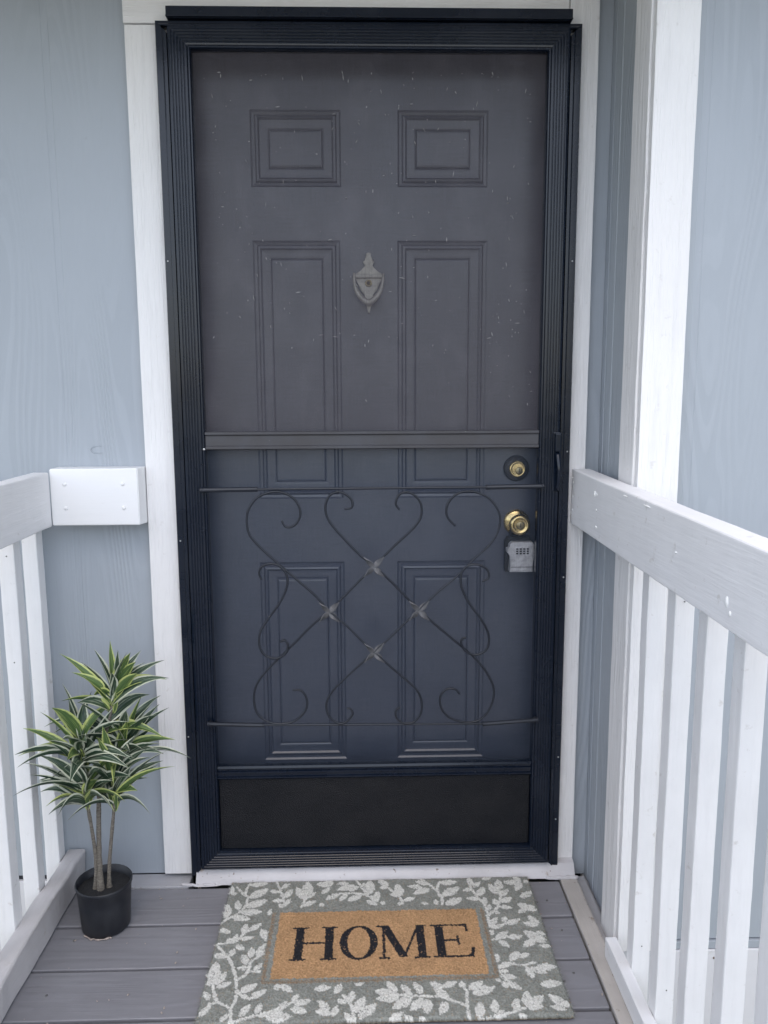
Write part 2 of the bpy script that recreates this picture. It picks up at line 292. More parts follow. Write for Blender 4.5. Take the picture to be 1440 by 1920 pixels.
def lathe_bm(prof, c, axis='z', n=28, bm=None):
    """prof: (radius, height) pairs round an axis; 'y' points towards the camera (-y)"""
    bm = bm or bmesh.new(); rings = []
    for r, h in prof:
        ring = []
        for k in range(n):
            a = 2*math.pi*k/n
            p = (r*math.cos(a), r*math.sin(a), h) if axis == 'z' else (r*math.cos(a), -h, r*math.sin(a))
            ring.append(bm.verts.new((c[0]+p[0], c[1]+p[1], c[2]+p[2])))
        rings.append(ring)
    for a, b in zip(rings, rings[1:]):
        for k in range(n): bm.faces.new((a[k], a[(k+1) % n], b[(k+1) % n], b[k]))
    bm.faces.new(rings[0][::-1]); bm.faces.new(rings[-1]); return bm
def spline(pts, sub_=6):
    P = [Vector(p) for p in pts]; out = []
    for i in range(len(P)-1):
        a, b, c, d = P[max(i-1,0)], P[i], P[i+1], P[min(i+2, len(P)-1)]
        for k in range(sub_):
            t = k/sub_; out.append(.5*((2*b)+(c-a)*t+(2*a-5*b+4*c-d)*t*t+(3*b-a-3*c+d)*t**3))
    out.append(P[-1]); return out
def prism_bm(poly, y0, y1, bm=None, bev=0):
    """outline in x,z given thickness from y0 (front) to y1 (back)"""
    bm = bm or bmesh.new(); n = len(poly)
    a = [bm.verts.new((x, y0, z)) for x, z in poly]; b = [bm.verts.new((x, y1, z)) for x, z in poly]
    fr = bm.faces.new(a); bm.faces.new(b[::-1])
    for k in range(n): bm.faces.new((a[k], b[k], b[(k+1) % n], a[(k+1) % n]))
    if bev: bmesh.ops.bevel(bm, geom=list(fr.edges), offset=bev, segments=2, affect='EDGES')
    return bm
def mitred(name, side, rect, prof, mat, parent):
    """one side of a rectangular frame in the x,z plane; prof = (distance inward, y) loop, mitred ends"""
    x0, x1, z0, z1 = rect; bm = bmesh.new(); A, B = [], []
    for d, y in prof:
        if side == 'l': a, b = (x0+d, y, z0+d), (x0+d, y, z1-d)
        if side == 'r': a, b = (x1-d, y, z0+d), (x1-d, y, z1-d)
        if side == 't': a, b = (x0+d, y, z1-d), (x1-d, y, z1-d)
        if side == 'b': a, b = (x0+d, y, z0+d), (x1-d, y, z0+d)
        A.append(bm.verts.new(a)); B.append(bm.verts.new(b))
    n = len(prof)
    for k in range(n): bm.faces.new((A[k], A[(k+1) % n], B[(k+1) % n], B[k]))
    bm.faces.new(A); bm.faces.new(B[::-1]); return obj(name, bm, mat, parent)
def nails(name, pts, mat, parent, axis='y', r=.003, h=.0012):
    for p in pts:
        bm = lathe_bm([(r*.6, -.003), (r, 0), (r*.9, h*.7), (r*.4, h)], (0,0,0), 'y', 10)
        if axis == 'x-': bmesh.ops.rotate(bm, verts=bm.verts, matrix=Matrix.Rotation(-math.pi/2, 3, 'Z'))
        if axis == 'x+': bmesh.ops.rotate(bm, verts=bm.verts, matrix=Matrix.Rotation(math.pi/2, 3, 'Z'))
        if axis == 'z': bmesh.ops.rotate(bm, verts=bm.verts, matrix=Matrix.Rotation(-math.pi/2, 3, 'X'))
        bmesh.ops.translate(bm, verts=bm.verts, vec=p); obj(name, bm, mat, parent, True)

def siding(name, axis, a0, a1, plane, z0, z1, grooves, out, mat, parent, th=.012, gw=.009, gd=.0010):
    """sheet of siding with shallow vertical channels; out = direction of its face (+1/-1) on the other axis"""
    xs = [a0]
    grooves = sorted(grooves)
    for g in grooves: xs += [g-gw, g-gw*.75, g+gw*.75, g+gw]
    xs.append(a1); dep = [0]
    for g in grooves: dep += [0, gd, gd, 0]
    dep.append(0); bm = bmesh.new(); cols = []
    for a, d in zip(xs, dep):
        c = plane-out*d; bk = plane-out*th
        P = [(a, c, z0), (a, c, z1), (a, bk, z1), (a, bk, z0)]
        if axis == 'y': P = [(q[1], q[0], q[2]) for q in P]
        cols.append([bm.verts.new(q) for q in P])
    for A, B in zip(cols, cols[1:]):
        for k in range(4): bm.faces.new((A[k], A[(k+1) % 4], B[(k+1) % 4], B[k]))
    bm.faces.new(cols[0]); bm.faces.new(cols[-1][::-1])
    return obj(name, bm, mat, parent)

# ================================================================== THE SETTING
GZ = -.62
def sheet(name, x0,x1,y0,y1,z, mat, n=2):
    bm = bmesh.new(); bmesh.ops.create_grid(bm, x_segments=n, y_segments=n, size=1)
    for v in bm.verts: v.co = ((x0+x1)/2+v.co.x*(x1-x0)/2, (y0+y1)/2+v.co.y*(y1-y0)/2, z)
    return tag(obj(name, bm, mat), kind='structure')
sheet('ground', -600, 600, -600, 600, GZ, 'grass_ground')
sheet('bounce_apron', -9, 9, -16, -2.5, GZ+.004, 'bounce_concrete')  # unseen concrete added to bounce warm light up at the entrance

deck = thing('deck', (0, -1, 0), kind='structure')
y = -.0365; k = 0
while y > -2.45:
    y1 = y-.1405
    o = board('plank', (-.799, .474, y1, y-.0035, -.026, random.uniform(-.0012, .0006)), 'deck_paint', deck, .0035, 14, .0005, 3)
    k += 1; y = y1-.0045
board('ledger_board', (-.799, -.48, -.036, .020, -.05, .0035), 'ledger_paint', deck, .002, 10, .001)
board('edging_strip', (.4785, .5225, -2.45, -.018, -.03, .0035), 'weathered_strip', deck, .004, 40, .0014)
for x in (-.70, -.15, .40): board('joist', (x-.019, x+.019, -2.45, -.04, -.17, -.0275), 'weathered_strip', deck)
for x in (-.72, .44):
    for yy in (-.2, -2.35): board('deck_post', (x-.044, x+.044, yy-.044, yy+.044, GZ-.05, -.172), 'weathered_strip', deck)
nails('screw', [(x+random.uniform(-.006,.006), -.0365-.145*k-.04-random.uniform(0,.05), .0006) for k in range(5) for x in (-.70, .40, .43)], 'nail_head', deck, 'z', .0028)

bm = bmesh.new(); rg_ = random.Random(21)
for i in range(170):
    x, yy, r = rg_.uniform(-.74, .47), -.04-rg_.random()**1.4*.9, rg_.choice((.0008,.0011,.0015,.0022))
    bmesh.ops.create_icosphere(bm, subdivisions=1, radius=r, matrix=Matrix.Translation((x, yy, .0008+r*.3)) @ Matrix.Rotation(rg_.uniform(0,6), 4, 'Z') @ Matrix.Diagonal((1.8, .9, .5, 1)))
tag(obj('grit', bm, 'dirt_crust', deck), kind='stuff')

# ---- house wall with the door in it
hw = thing('house_wall', (-.9, .02, GZ), 'blue grey siding wall with embossed wood grain left of the door', 'wall')
GRV = [-.731, -1.137, -1.543]
siding('siding_panel', 'x', -1.0, -.50, .02, .0065, 2.27, GRV[:1], -1, 'siding_paint', hw)
siding('siding_panel', 'x', -2.4, -1.003, .02, .0065, 2.27, GRV[1:], -1, 'siding_paint', hw)
siding('siding_panel', 'x', .45, .5565, .02, -.02, 2.27, [], -1, 'siding_paint', hw)
siding('siding_panel', 'x', -.498, .449, .02, 2.09, 2.27, [], -1, 'siding_paint', hw)
board('sheathing_backing', (-2.4, 2.6, .165, .20, GZ-.02, 2.4), 'jamb_paint', hw, 0)  # unseen board added behind the doorway to stop light leaking through gaps
board('sheathing_backing', (-2.4, -.50, .034, .10, GZ-.02, 2.4), 'jamb_paint', hw, 0)
board('sheathing_backing', (.50, .60, .034, .10, GZ-.02, 2.4), 'jamb_paint', hw, 0)
board('sheathing_backing', (-.498, .498, .034, .10, 2.075, 2.4), 'jamb_paint', hw, 0)
board('skirt_board', (-2.4, -.53, .023, .0335, GZ-.01, -.012), 'skirt_paint', hw, .001)
nails('nail', [(-.848, .0195, 1.935)], 'nail_head', hw, 'y', .003)
kn = [(-.665+.017*math.cos(a)*(1 if math.cos(a) < 0 else 1.25), .0197, 1.119+.009*math.sin(a)) for a in [R(60+q*24) for q in range(11)]]
obj('wood_knot', tube_bm(kn, [.0006+.0011*math.sin(math.pi*i/10) for i in range(11)], 6), 'siding_paint', hw, True)

# ---- projecting wall on the right: return, corner and front
XW, YF = .557, -.286
pw = thing('projecting_wall', (.7, YF, GZ), 'blue grey siding wall that juts forward behind the right hand railing', 'wall')
siding('siding_panel', 'y', YF+.012, .021, XW, -.022, 2.27, [-.062, -.012], -1, 'siding_paint', pw, gw=.008, gd=.0014)
siding('siding_panel', 'x', XW+.001, 1.3, YF, .013, 2.27, [.652, 1.058], -1, 'siding_paint', pw)
siding('siding_panel', 'x', 1.303, 2.6, YF, .013, 2.27, [1.464, 1.87, 2.276], -1, 'siding_paint', pw)
board('flashing', (.63, 2.6, YF-.004, YF+.010, -.010, .0085), 'siding_paint', pw, .001)
board('skirt_board', (.56, 2.6, YF-.006, YF+.012, GZ-.01, -.0125), 'skirt_paint', pw, .0015)
board('skirt_board', (.5515, .562, YF+.0125, .0335, GZ-.01, -.026), 'ledger_paint', pw, .0015)
board('skirt_board', (.5245, .5505, -.29, .0, -.06, -.014), 'ledger_paint', pw, .002, 8, .0008)
board('sheathing_backing', (XW+.013, 2.6, YF+.013, .033, GZ-.02, 2.4), 'jamb_paint', pw, 0)
nails('nail', [(.70+.07*i, YF-.0065, -.033+random.uniform(-.002,.002)) for i in range(6)], 'rust_nail', pw, 'y', .003)

cb = thing('corner_board', (.58, YF-.01, -.03), 'white corner board of the projecting wall behind the right hand railing', 'trim')
board('side_board', (.537, .5565, -.287, -.196, -.03, 2.27), 'white_trim_vertical', cb, .0018, 60, .0007)
board('face_board', (.541, .626, -.307, -.2875, .0, 2.27), 'white_trim_vertical', cb, .0018, 60, .0007)

# ---- casing round the door
dc = thing('door_casing', (0, 0, .018), 'white rough sawn board casing round the black screen door', 'trim')
board('side_board', (-.548, -.452, 0, .0195, .0155, 2.0655), 'white_trim_vertical', dc, .002, 60, .0008)
board('side_board', (.452, .519, 0, .0195, .0155, 2.26), 'white_trim_vertical', dc, .002, 60, .0008)
board('head_board', (-.550, .4495, -.001, .0185, 2.068, 2.26), 'white_trim_horizontal', dc, .002, 40, .0008)

# ---- porch roof over the landing (shades the door from above)
pr = thing('porch_roof', (0, -.7, 2.272), 'porch roof with plain soffit over the entrance landing', 'roof')
board('soffit', (-2.4, 2.6, -.72, .018, 2.272, 2.29), 'soffit_paint', pr, 0)
board('fascia', (-2.4, 2.6, -.745, -.722, 2.255, 2.40), 'white_trim_horizontal', pr)
board('roof_slab', (-2.45, 2.65, -.81, .25, 2.402, 2.46), 'shingle', pr, .004)

# ---- threshold
th = thing('threshold', (0, -.03, 0), 'worn white painted wooden threshold under the screen door', 'threshold')
bm = bmesh.new(); nx = 90; rows = []
for i in range(nx+1):
    x = -.462+i*(.979/nx); f1 = mnoise.noise(Vector((x*14, 0, 3))); f2 = mnoise.noise(Vector((x*60, 2, 0)))
    e = f1*.004+f2*.0022; lip = .004 if x < -.40 or x > .45 else 0
    prof = [(.09, .0405), (.0, .040), (-.018, .036+.001*f2), (-.031+e*.5-lip, .017+f2*.003-lip*2), (-.0375+e-lip, .0045), (-.030, .0042), (.09, .0042)]
    rows.append([bm.verts.new((x, a, b)) for a, b in prof])
for A, B in zip(rows, rows[1:]):
    for q in range(7): bm.faces.new((A[q], A[(q+1) % 7], B[(q+1) % 7], B[q]))
bm.faces.new(rows[0]); bm.faces.new(rows[-1][::-1]); obj('sill', bm, 'threshold_paint', th)
# lumps of caulk at the ends of the sill
for x0, x1, amp in ((-.50, -.41, .004), (.44, .525, .006)):
    bm = bmesh.new(); pts = [(x0+(x1-x0)*i/12, -.036+.006*mnoise.noise(Vector((i*.6, x0*9, 0))), .006+.002*mnoise.noise(Vector((i*.9, 5, x0)))) for i in range(13)]
    obj('caulk', tube_bm(pts, [.002+amp*(.5+.5*mnoise.noise(Vector((i*.8, 1, x0*3)))) for i in range(13)], 8), 'threshold_paint', th, True)

# ================================================================== THE DOORS
dj = thing('door_jamb', (0, .06, .04), 'dark painted door jamb inside the black screen door', 'door frame')
board('side_jamb', (-.4995, -.4565, .021, .16, .041, 2.0735), 'jamb_paint', dj, .001)
board('side_jamb', (.4565, .4995, .021, .16, .041, 2.0735), 'jamb_paint', dj, .001)
board('head_jamb', (-.456, .456, .021, .16, 2.036, 2.0735), 'jamb_paint', dj, .001)

ed = thing('entry_door', (0, .08, .045), 'slate blue six panel entry door behind the screen door', 'door')
YD = .060
panels = [(-.283,-.070,1.736,1.909), (.064,.279,1.736,1.909), (-.284,-.074,.990,1.614), (.063,.281,.990,1.614), (-.288,-.073,.297,.828), (.061,.286,.297,.828)]
def face_with_holes(x0,x1,z0,z1,holes,y0,y1):
    xs = sorted({x0,x1}|{h[0] for h in holes}|{h[1] for h in holes}); zs = sorted({z0,z1}|{h[2] for h in holes}|{h[3] for h in holes})
    bm = bmesh.new(); V = {}
    def v(i, j):
        if (i, j) not in V: V[i, j] = bm.verts.new((xs[i], y0, zs[j]))
        return V[i, j]
    for i in range(len(xs)-1):
        for j in range(len(zs)-1):
            cx, cz = (xs[i]+xs[i+1])/2, (zs[j]+zs[j+1])/2
            if any(h[0] < cx < h[1] and h[2] < cz < h[3] for h in holes): continue
            bm.faces.new((v(i,j), v(i+1,j), v(i+1,j+1), v(i,j+1)))
    bmesh.ops.remove_doubles(bm, verts=bm.verts, dist=1e-6)
    r = bmesh.ops.extrude_face_region(bm, geom=bm.faces[:])
    for e in r['geom']:
        if isinstance(e, bmesh.types.BMVert): e.co.y = y1
    return bm
obj('door_slab', face_with_holes(-.4545, .4545, .045, 2.035, panels, YD, YD+.045), 'door_paint', ed)
for x0,x1,z0,z1 in panels:
    bm = bmesh.new(); rings = []
    for ins, dy in ((0, .002), (.0, 0), (.004, .0045), (.010, .0062), (.0135, -.0005), (.018, -.0018), (.022, .0038), (.028, .0046), (.036, .0048), (.040, .0052), (.043, .0072), (.046, .0018), (.050, .0008)):
        rings.append([bm.verts.new((x, YD+dy*.72, z)) for x, z in ((x0+ins,z0+ins),(x1-ins,z0+ins),(x1-ins,z1-ins),(x0+ins,z1-ins))])
    for a, b in zip(rings, rings[1:]):
        for q in range(4): bm.faces.new((a[q], a[(q+1) % 4], b[(q+1) % 4], b[q]))
    bm.faces.new(rings[-1]); obj('raised_panel', bm, 'door_paint', ed)

# knocker: urn plate with a swinging loop
kc = -.0065
urn = [(-4,1584),(-1,1582),(-1,1568),(7,1563),(3,1556),(-1,1551),(6,1545),(14,1541),(24,1536),(25,1527),(21,1522),(18,1510),(12,1496),(4,1487),(0,1482),(-1,1474),(-6,1470)]
poly = [(x/1000, z/1000) for x, z in urn]+[(2*kc-x/1000, z/1000) for x, z in reversed(urn[:-1])]
kp = obj('knocker', prism_bm(poly, .046, .0585, None, .003), 'pewter', ed)
pts = spline([(-.0415,.042,1.536),(-.041,.036,1.515),(-.036,.032,1.494),(-.024,.030,1.476),(-.0075,.029,1.466),(.009,.030,1.476),(.0215,.032,1.494),(.027,.036,1.515),(.0285,.042,1.534)], 5)
obj('striker_loop', tube_bm(pts, [.0032+.0042*math.sin(math.pi*i/(len(pts)-1))**2 for i in range(len(pts))], 10), 'pewter', kp, True)
obj('striker_plate', prism_bm([(-.016,1.466),(-.011,1.462),(-.009,1.445),(-.0065,1.443),(-.004,1.445),(-.002,1.462),(.003,1.466),(-.002,1.474),(-.011,1.474)], .040, .0585, None, .002), 'pewter', kp)
obj('hinge_bar', bxm(-.040, .027, .040, .050, 1.524, 1.533, .003), 'pewter', kp)
obj('peephole', lathe_bm([(.0085,0),(.0085,.003),(.006,.0042),(.0055,.003),(.0025,.0028),(.0024,.0005)], (kc-.0005,.0465,1.5125), 'y'), 'brass_aged', kp, True)

db = obj('deadbolt', lathe_bm([(.033,0),(.032,.006),(.030,.010),(.021,.012)], (.361,YD,1.063), 'y'), 'dark_bronze', ed, True)
obj('lock_cylinder', lathe_bm([(.0205,.010),(.0205,.018),(.019,.0205),(.016,.021),(.0155,.019),(.013,.0192)], (.361,YD,1.063), 'y'), 'brass', db, True)
obj('lock_plug', lathe_bm([(.009,.018),(.009,.0222),(.007,.023)], (.364,YD,1.059), 'y'), 'brass_aged', db, True)
board('keyway', (.3632,.3652,YD-.0242,YD-.0225,1.055,1.064), 'black_rubber', db, 0)
kb = obj('door_knob', lathe_bm([(.033,0),(.033,.003),(.028,.008),(.018,.011),(.0125,.013),(.012,.026),(.016,.029),(.022,.033),(.0262,.040),(.0262,.046),(.022,.0515),(.017,.0528),(.0165,.051),(.013,.051)], (.364,YD,.926), 'y', 32), 'brass', ed, True)
obj('key_cylinder', lathe_bm([(.0105,.050),(.0105,.0545),(.008,.0555)], (.364,YD,.926), 'y'), 'brass_aged', kb, True)
board('keyway', (.3631,.3649,.0035,.0052,.921,.931), 'black_rubber', kb, 0)

lb = thing('key_lockbox', (.368, .03, .80), 'grey combination key lockbox hanging from the brass door knob', 'lockbox')
obj('back_shell', prism_bm([(.333,.803),(.398,.803),(.400,.880),(.394,.892),(.340,.892),(.333,.880)], .034, .056, None, .003), 'black_rubber', lb)
bd = obj('body', prism_bm([(.341,.807),(.3985,.807),(.3975,.852),(.4005,.858),(.4005,.876),(.396,.8825),(.346,.8825),(.340,.876),(.339,.868),(.334,.866),(.334,.856),(.339,.853),(.3425,.848)], .010, .036, None, .0025), 'lockbox_shell', lb)
board('seam', (.3425,.3975,.0093,.0105,.8195,.8207), 'black_rubber', bd, 0)
for i in range(4):
    x = .3575+i*.0088
    d = board('dial', (x-.0034, x+.0034, .0085, .0115, .8515, .8705), 'lockbox_shell', bd, .0012)
    for j in range(3): board('dial_slot', (x-.0026, x+.0026, .0078, .009, .8532+j*.0057, .8566+j*.0057), 'black_rubber', d, 0)
obj('shackle', tube_bm(spline([(.347,.045,.889),(.3475,.043,.905),(.350,.041,.926),(.364,.0405,.942),(.378,.041,.926),(.3805,.043,.905),(.381,.045,.889)], 5), .0038, 8), 'black_rubber', lb, True)

# ---- fixed outer frame of the screen door
sf = thing('storm_door_surround', (0, -.012, .03), 'black aluminium outer frame of the screen door fixed to the white casing', 'door frame')
zp = [(0,-.0025),(0,-.018),(.0015,-.0205),(.015,-.0205),(.0165,-.024),(.019,-.025),(.0255,-.025),(.0265,-.018),(.0265,-.0025)]
FR = (-.475, .475, .016, 2.0655)
mitred('side_bar', 'l', FR, zp, 'black_aluminium', sf); mitred('side_bar', 'r', FR, zp, 'black_aluminium', sf); mitred('head_bar', 't', FR, [(d*.46, y) for d, y in zp], 'black_aluminium_horizontal', sf)
bm = bxm(-.4475, .4495, -.034, -.002, 2.0675, 2.090, .002); bxm(-.4475, .4495, -.037, -.034, 2.0675, 2.0705, .0008, bm=bm); obj('drip_cap', bm, 'black_aluminium_horizontal', sf)
nails('screw', [(-.468, -.0207, 1.553), (.467, -.0207, 1.553), (-.468, -.0207, .40), (.468, -.0207, .33), (.468, -.0207, 1.11), (.468, -.0207, .80), (.466, -.0207, .16), (-.467, -.0207, .90)], 'steel', sf, 'y', .0021)

# ---- the swinging screen door
sd_ = thing('metal_door', (0, -.03, .045), 'black aluminium screen door with scrollwork grille and kick panel', 'door')
DR = (-.4465, .4465, .0465, 2.0525)
sp = [(0,-.012),(0,-.030),(.0018,-.0335),(.006,-.0345)]
for i in range(5):
    d0 = .0075+i*.0066
    sp += [(d0,-.0345),(d0+.0012,-.0332),(d0+.0022,-.0332),(d0+.0034,-.0349),(d0+.0050,-.0349)]
sp += [(.0415,-.0345),(.044,-.033),(.0455,-.037),(.0485,-.037),(.0505,-.033),(.0505,-.012)]
for s, mt, nm in (('l','black_aluminium','stile'),('r','black_aluminium','stile'),('t','black_aluminium_horizontal','top_rail'),('b','black_aluminium_horizontal','bottom_rail')): mitred(nm, s, DR, sp, mt, sd_)
XI = .3955
def xrail(name, z0, z1, prof, mat):
    bm = bmesh.new(); A = [bm.verts.new((-XI, y, z0+d*(z1-z0))) for d, y in prof]; B = [bm.verts.new((XI, y, z0+d*(z1-z0))) for d, y in prof]
    n = len(prof)
    for q in range(n): bm.faces.new((A[q], A[(q+1) % n], B[(q+1) % n], B[q]))
    bm.faces.new(A); bm.faces.new(B[::-1]); return obj(name, bm, mat, sd_)
xrail('middle_rail', 1.120, 1.163, [(0,-.014),(0,-.030),(.05,-.034),(.18,-.034),(.24,-.031),(.76,-.031),(.80,-.0325),(.84,-.0365),(.97,-.0365),(1,-.031),(1,-.014)], 'bar_metal')
xrail('kick_rail', .288, .325, [(0,-.014),(0,-.029),(.12,-.033),(.2,-.033),(.26,-.029),(.45,-.029),(.5,-.0335),(.6,-.0335),(.66,-.029),(.8,-.029),(.85,-.034),(1,-.032),(1,-.014)], 'black_aluminium_horizontal')
kp_ = board('kick_panel', (-.3945, .3945, -.0235, -.0165, .098, .2875), 'pebbled_black', sd_, .0008)
def wavy_sheet(name, x0,x1,z0,z1,y,mat,amp):
    bm = bmesh.new(); bmesh.ops.create_grid(bm, x_segments=24, y_segments=24, size=.5)
    for v in bm.verts:
        x, z = x0+(v.co.x+.5)*(x1-x0), z0+(v.co.y+.5)*(z1-z0)
        e = min(x-x0, x1-x, z-z0, z1-z); v.co = (x, y+amp*mnoise.noise(Vector((x*4, z*4, y*50)))*min(1, e/.06), z)
    return obj(name, bm, mat, sd_, True)
scu = wavy_sheet('screen_mesh', -.3955, .3955, 1.163, 2.0025, -.020, 'screen_upper', .0022)
scl = wavy_sheet('screen_mesh', -.3955, .3955, .325, 1.120, -.020, 'screen_lower', .0022)
# fluff and bits caught in the upper screen
bm = bmesh.new(); rl = random.Random(3)
for i in range(230):
    u = rl.random(); z = 1.96-.62*u**1.35; x = rl.uniform(-.37, .37)
    if i > 190: z = rl.uniform(1.2, 1.55); x = rl.choice((rl.uniform(.27,.38), rl.uniform(-.37,.37)))
    L = rl.choice((.0018,.0025,.004,.007,.011))*rl.uniform(.6,1.2); wd = rl.uniform(.0005,.0012)
    a = rl.choice((0, 0, .3, 1.5, -.4))+rl.uniform(-.25,.25); dx, dz = math.sin(a), math.cos(a)
    p = [bm.verts.new((x+dx*L*t+dz*wd*s, -.0245-.0012*abs(math.sin(t*3+i)), z+dz*L*t-dx*wd*s)) for t, s in ((-.5,-.3),(0,-1),(.5,-.2),(.5,.2),(.05,.9),(-.5,.3))]
    bk = [bm.verts.new(v.co+Vector((0,.0012,0))) for v in p]
    bm.faces.new(p); bm.faces.new(bk[::-1])
    for q in range(6): bm.faces.new((p[q], bk[q], bk[(q+1) % 6], p[(q+1) % 6]))
tag(obj('lint', bm, 'lint', scu), kind='stuff')

# grille: two bars, six scrolls and four twisted crossings
YG = -.049
for za, zb, zc, zd, xa in ((1.0265,1.0275,1.0285,1.030,-.409), (.4460,.441,.4355,.4435,-.413)):
    P = [(xa,YG,za),(-.285,YG,zb),(-.278,YG,zb),(-.262,YG,zb),(0,YG,(zb+zc)/2),(.262,YG,zc),(.270,YG,zc),(.280,YG,zc),(.407,YG,zd)]
    gb = obj('grille_bar', tube_bm(spline(P, 3), [.0056]*4+[.006,.0068,.0055,.004]+[.0030]*9+[.004,.0055,.0068,.006]+[.0056]*4, 8), 'wrought_iron', sd_)
    for x, z in ((xa+.006, za), (.401, zd)): obj('stand_off', lathe_bm([(.0045,-.016),(.0045,.004),(.003,.0055)], (x, YG, z), 'y', 10), 'wrought_iron', gb, True)
for i, s in enumerate(SCROLLS):
    P = [(x/1000*.9968, YG-.004+(.003 if i in (1, 3) else 0)-(.0025 if i > 3 else 0), .0+z/1000*.9968+.0037) for x, z in s]
    obj('scroll', tube_bm(spline(P, 5), .0028, 6), 'wrought_iron', sd_, True)
for cx, cz in ((.0,.838), (-.109,.7275), (.109,.7285), (-.0005,.624)):
    bm = bmesh.new()
    for sx, sz in ((1,1), (-1,1)):
        d = Vector((sx,0,sz)).normalized(); nn = Vector((-sz*sx,0,1)).normalized() if sx > 0 else Vector((1,0,1)).normalized()
        nn = Vector((-d.z,0,d.x)); rows = []
        for k in range(17):
            t = -1+2*k/16; a = t*1.5; wd = .0028+.0050*math.sin(math.pi*min(1, abs(t)*1.05))
            c = Vector((cx, YG-.005, cz))+d*(t*.034); o1 = nn*math.cos(a)+Vector((0,1,0))*math.sin(a); o2 = d.cross(o1)
            rows.append([bm.verts.new(c+o1*wd*e+o2*.0012*f) for e, f in ((-1,-1),(1,-1),(1,1),(-1,1))])
        for A, B in zip(rows, rows[1:]):
            for q in range(4): bm.faces.new((A[q], A[(q+1) % 4], B[(q+1) % 4], B[q]))
        bm.faces.new(rows[0]); bm.faces.new(rows[-1][::-1])
    obj('twisted_knot', bm, 'knot_iron', sd_)
# pull handle on the right stile
hd = obj('handle', bxm(.4285, .447, -.040, -.0345, 1.016, 1.158, .0025), 'black_aluminium', sd_)
obj('latch_button', bxm(.4305, .4455, -.056, -.038, 1.112, 1.156, .003), 'black_aluminium', hd)
bm = bmesh.new(); rows = []
for k in range(15):
    t = k/14; z = 1.112-.094*t; y = -.044-.016*math.sin(math.pi*min(1, t*1.02))**.7; wd = .0068-.0022*t; x = .4385+.002*math.sin(t*3)
    rows.append([bm.verts.new((x+a*wd, y+b*.004, z)) for a, b in ((-1,.6),(-.7,-.8),(.7,-.8),(1,.6))])
for A, B in zip(rows, rows[1:]):
    for q in range(4): bm.faces.new((A[q], A[(q+1) % 4], B[(q+1) % 4], B[q]))
bm.faces.new(rows[0]); bm.faces.new(rows[-1][::-1]); obj('grip', bm, 'black_aluminium', hd, True)
nails('screw', [(-.3955-.003, -.0372, 1.122)], 'steel', sd_, 'y', .003)

# ================================================================== RAILINGS
def railing(name, label, xin, xout, ztop, zbot, y0, tilt, mat, bal_x, bal_ys, bal_top, bal_bot):
    t = thing(name, (xin, -1, 0), label, 'railing')
    o = bxm(min(xin,xout), max(xin,xout), -2.4, y0, zbot, ztop, .0045, 3, 50, .0011)
    for v in o.verts: v.co.z += (v.co.y-y0)*tilt
    tr = obj('top_rail', o, mat, t)
    vari = []
    for k, yy in enumerate(bal_ys):
        if len(vari) < 4:
            b = bxm(-.018, .018, -.018, .018, bal_bot, bal_top, .003, 2, 40, 0)
            for v in b.verts: v.co += mnoise.noise_vector(Vector((v.co.x*20+k*9, v.co.y*20, v.co.z*5)))*.0011+mnoise.noise_vector(v.co*40+Vector((k*5, 0, 0)))*.0005
            b0 = obj('baluster', b, 'white_baluster', t); vari.append(b0.data)
        else: b0 = link('baluster', vari[(k*3+1) % 4], None, t)
        b0.location = Vector((bal_x, yy, 0)); b0.rotation_euler = (random.uniform(-.003,.003), random.uniform(-.0025,.0025), random.uniform(-.05,.05))
    return t, tr
BY = [-.4095-.129*k for k in range(15)]
rr, rtop = railing('railing', 'white railing on the right running from the door casing past the corner board', .4855, .530, 1.0665, .9325, -.0005, .018, 'white_rail', .549, BY, .972, -.16)
nails('nail', [(.4855, -.018, z) for z in (1.035, 1.002, .968)]+[(.4855, -.215, z) for z in (1.03, .995, .958)], 'filler_white', rtop, 'x-', .0032)
o = bxm(.5055, .5305, -2.4, -.325, .0045, .052, .003, 2, 40, .0012)
for v in o.verts:
    if v.co.y > -.33 and v.co.z > .03: v.co.y -= .0
obj('bottom_rail', o, 'white_rail', rr)
BYL = [-.0185-.1295*k for k in range(18)]
lr, ltop = railing('railing', 'white railing on the left behind the potted plant', -.762, -.7995, 1.071, .9415, -.042, .009, 'white_rail', -.8195, BYL, .985, -.16)
bm = bxm(-.802, -.758, -2.4, .0155, .004, .083, .006, 3, 80, .0)
for v in bm.verts:
    n = mnoise.noise_vector(Vector((v.co.x*9, v.co.y*11, v.co.z*18))); n2 = mnoise.noise_vector(v.co*45)
    v.co += Vector((n.x*.006+n2.x*.002, 0, n.z*.0035+n2.z*.0015)) * (1 if v.co.z > .02 else .35)
obj('bottom_rail', bm, 'grey_rail_wrap', lr)
nails('nail', [(-.8195+random.uniform(-.004,.004), -.0365-.1295*k, z+random.uniform(-.01,.01)) for k in range(3) for z in (.905, .64)], 'nail_head', lr, 'y', .0016, .0006)
nails('nail', [(.549+random.uniform(-.004,.004), -.4277-.129*k, z+random.uniform(-.01,.01)) for k in range(4) for z in (.885, .10)], 'nail_head', rr, 'y', .0014, .0006)
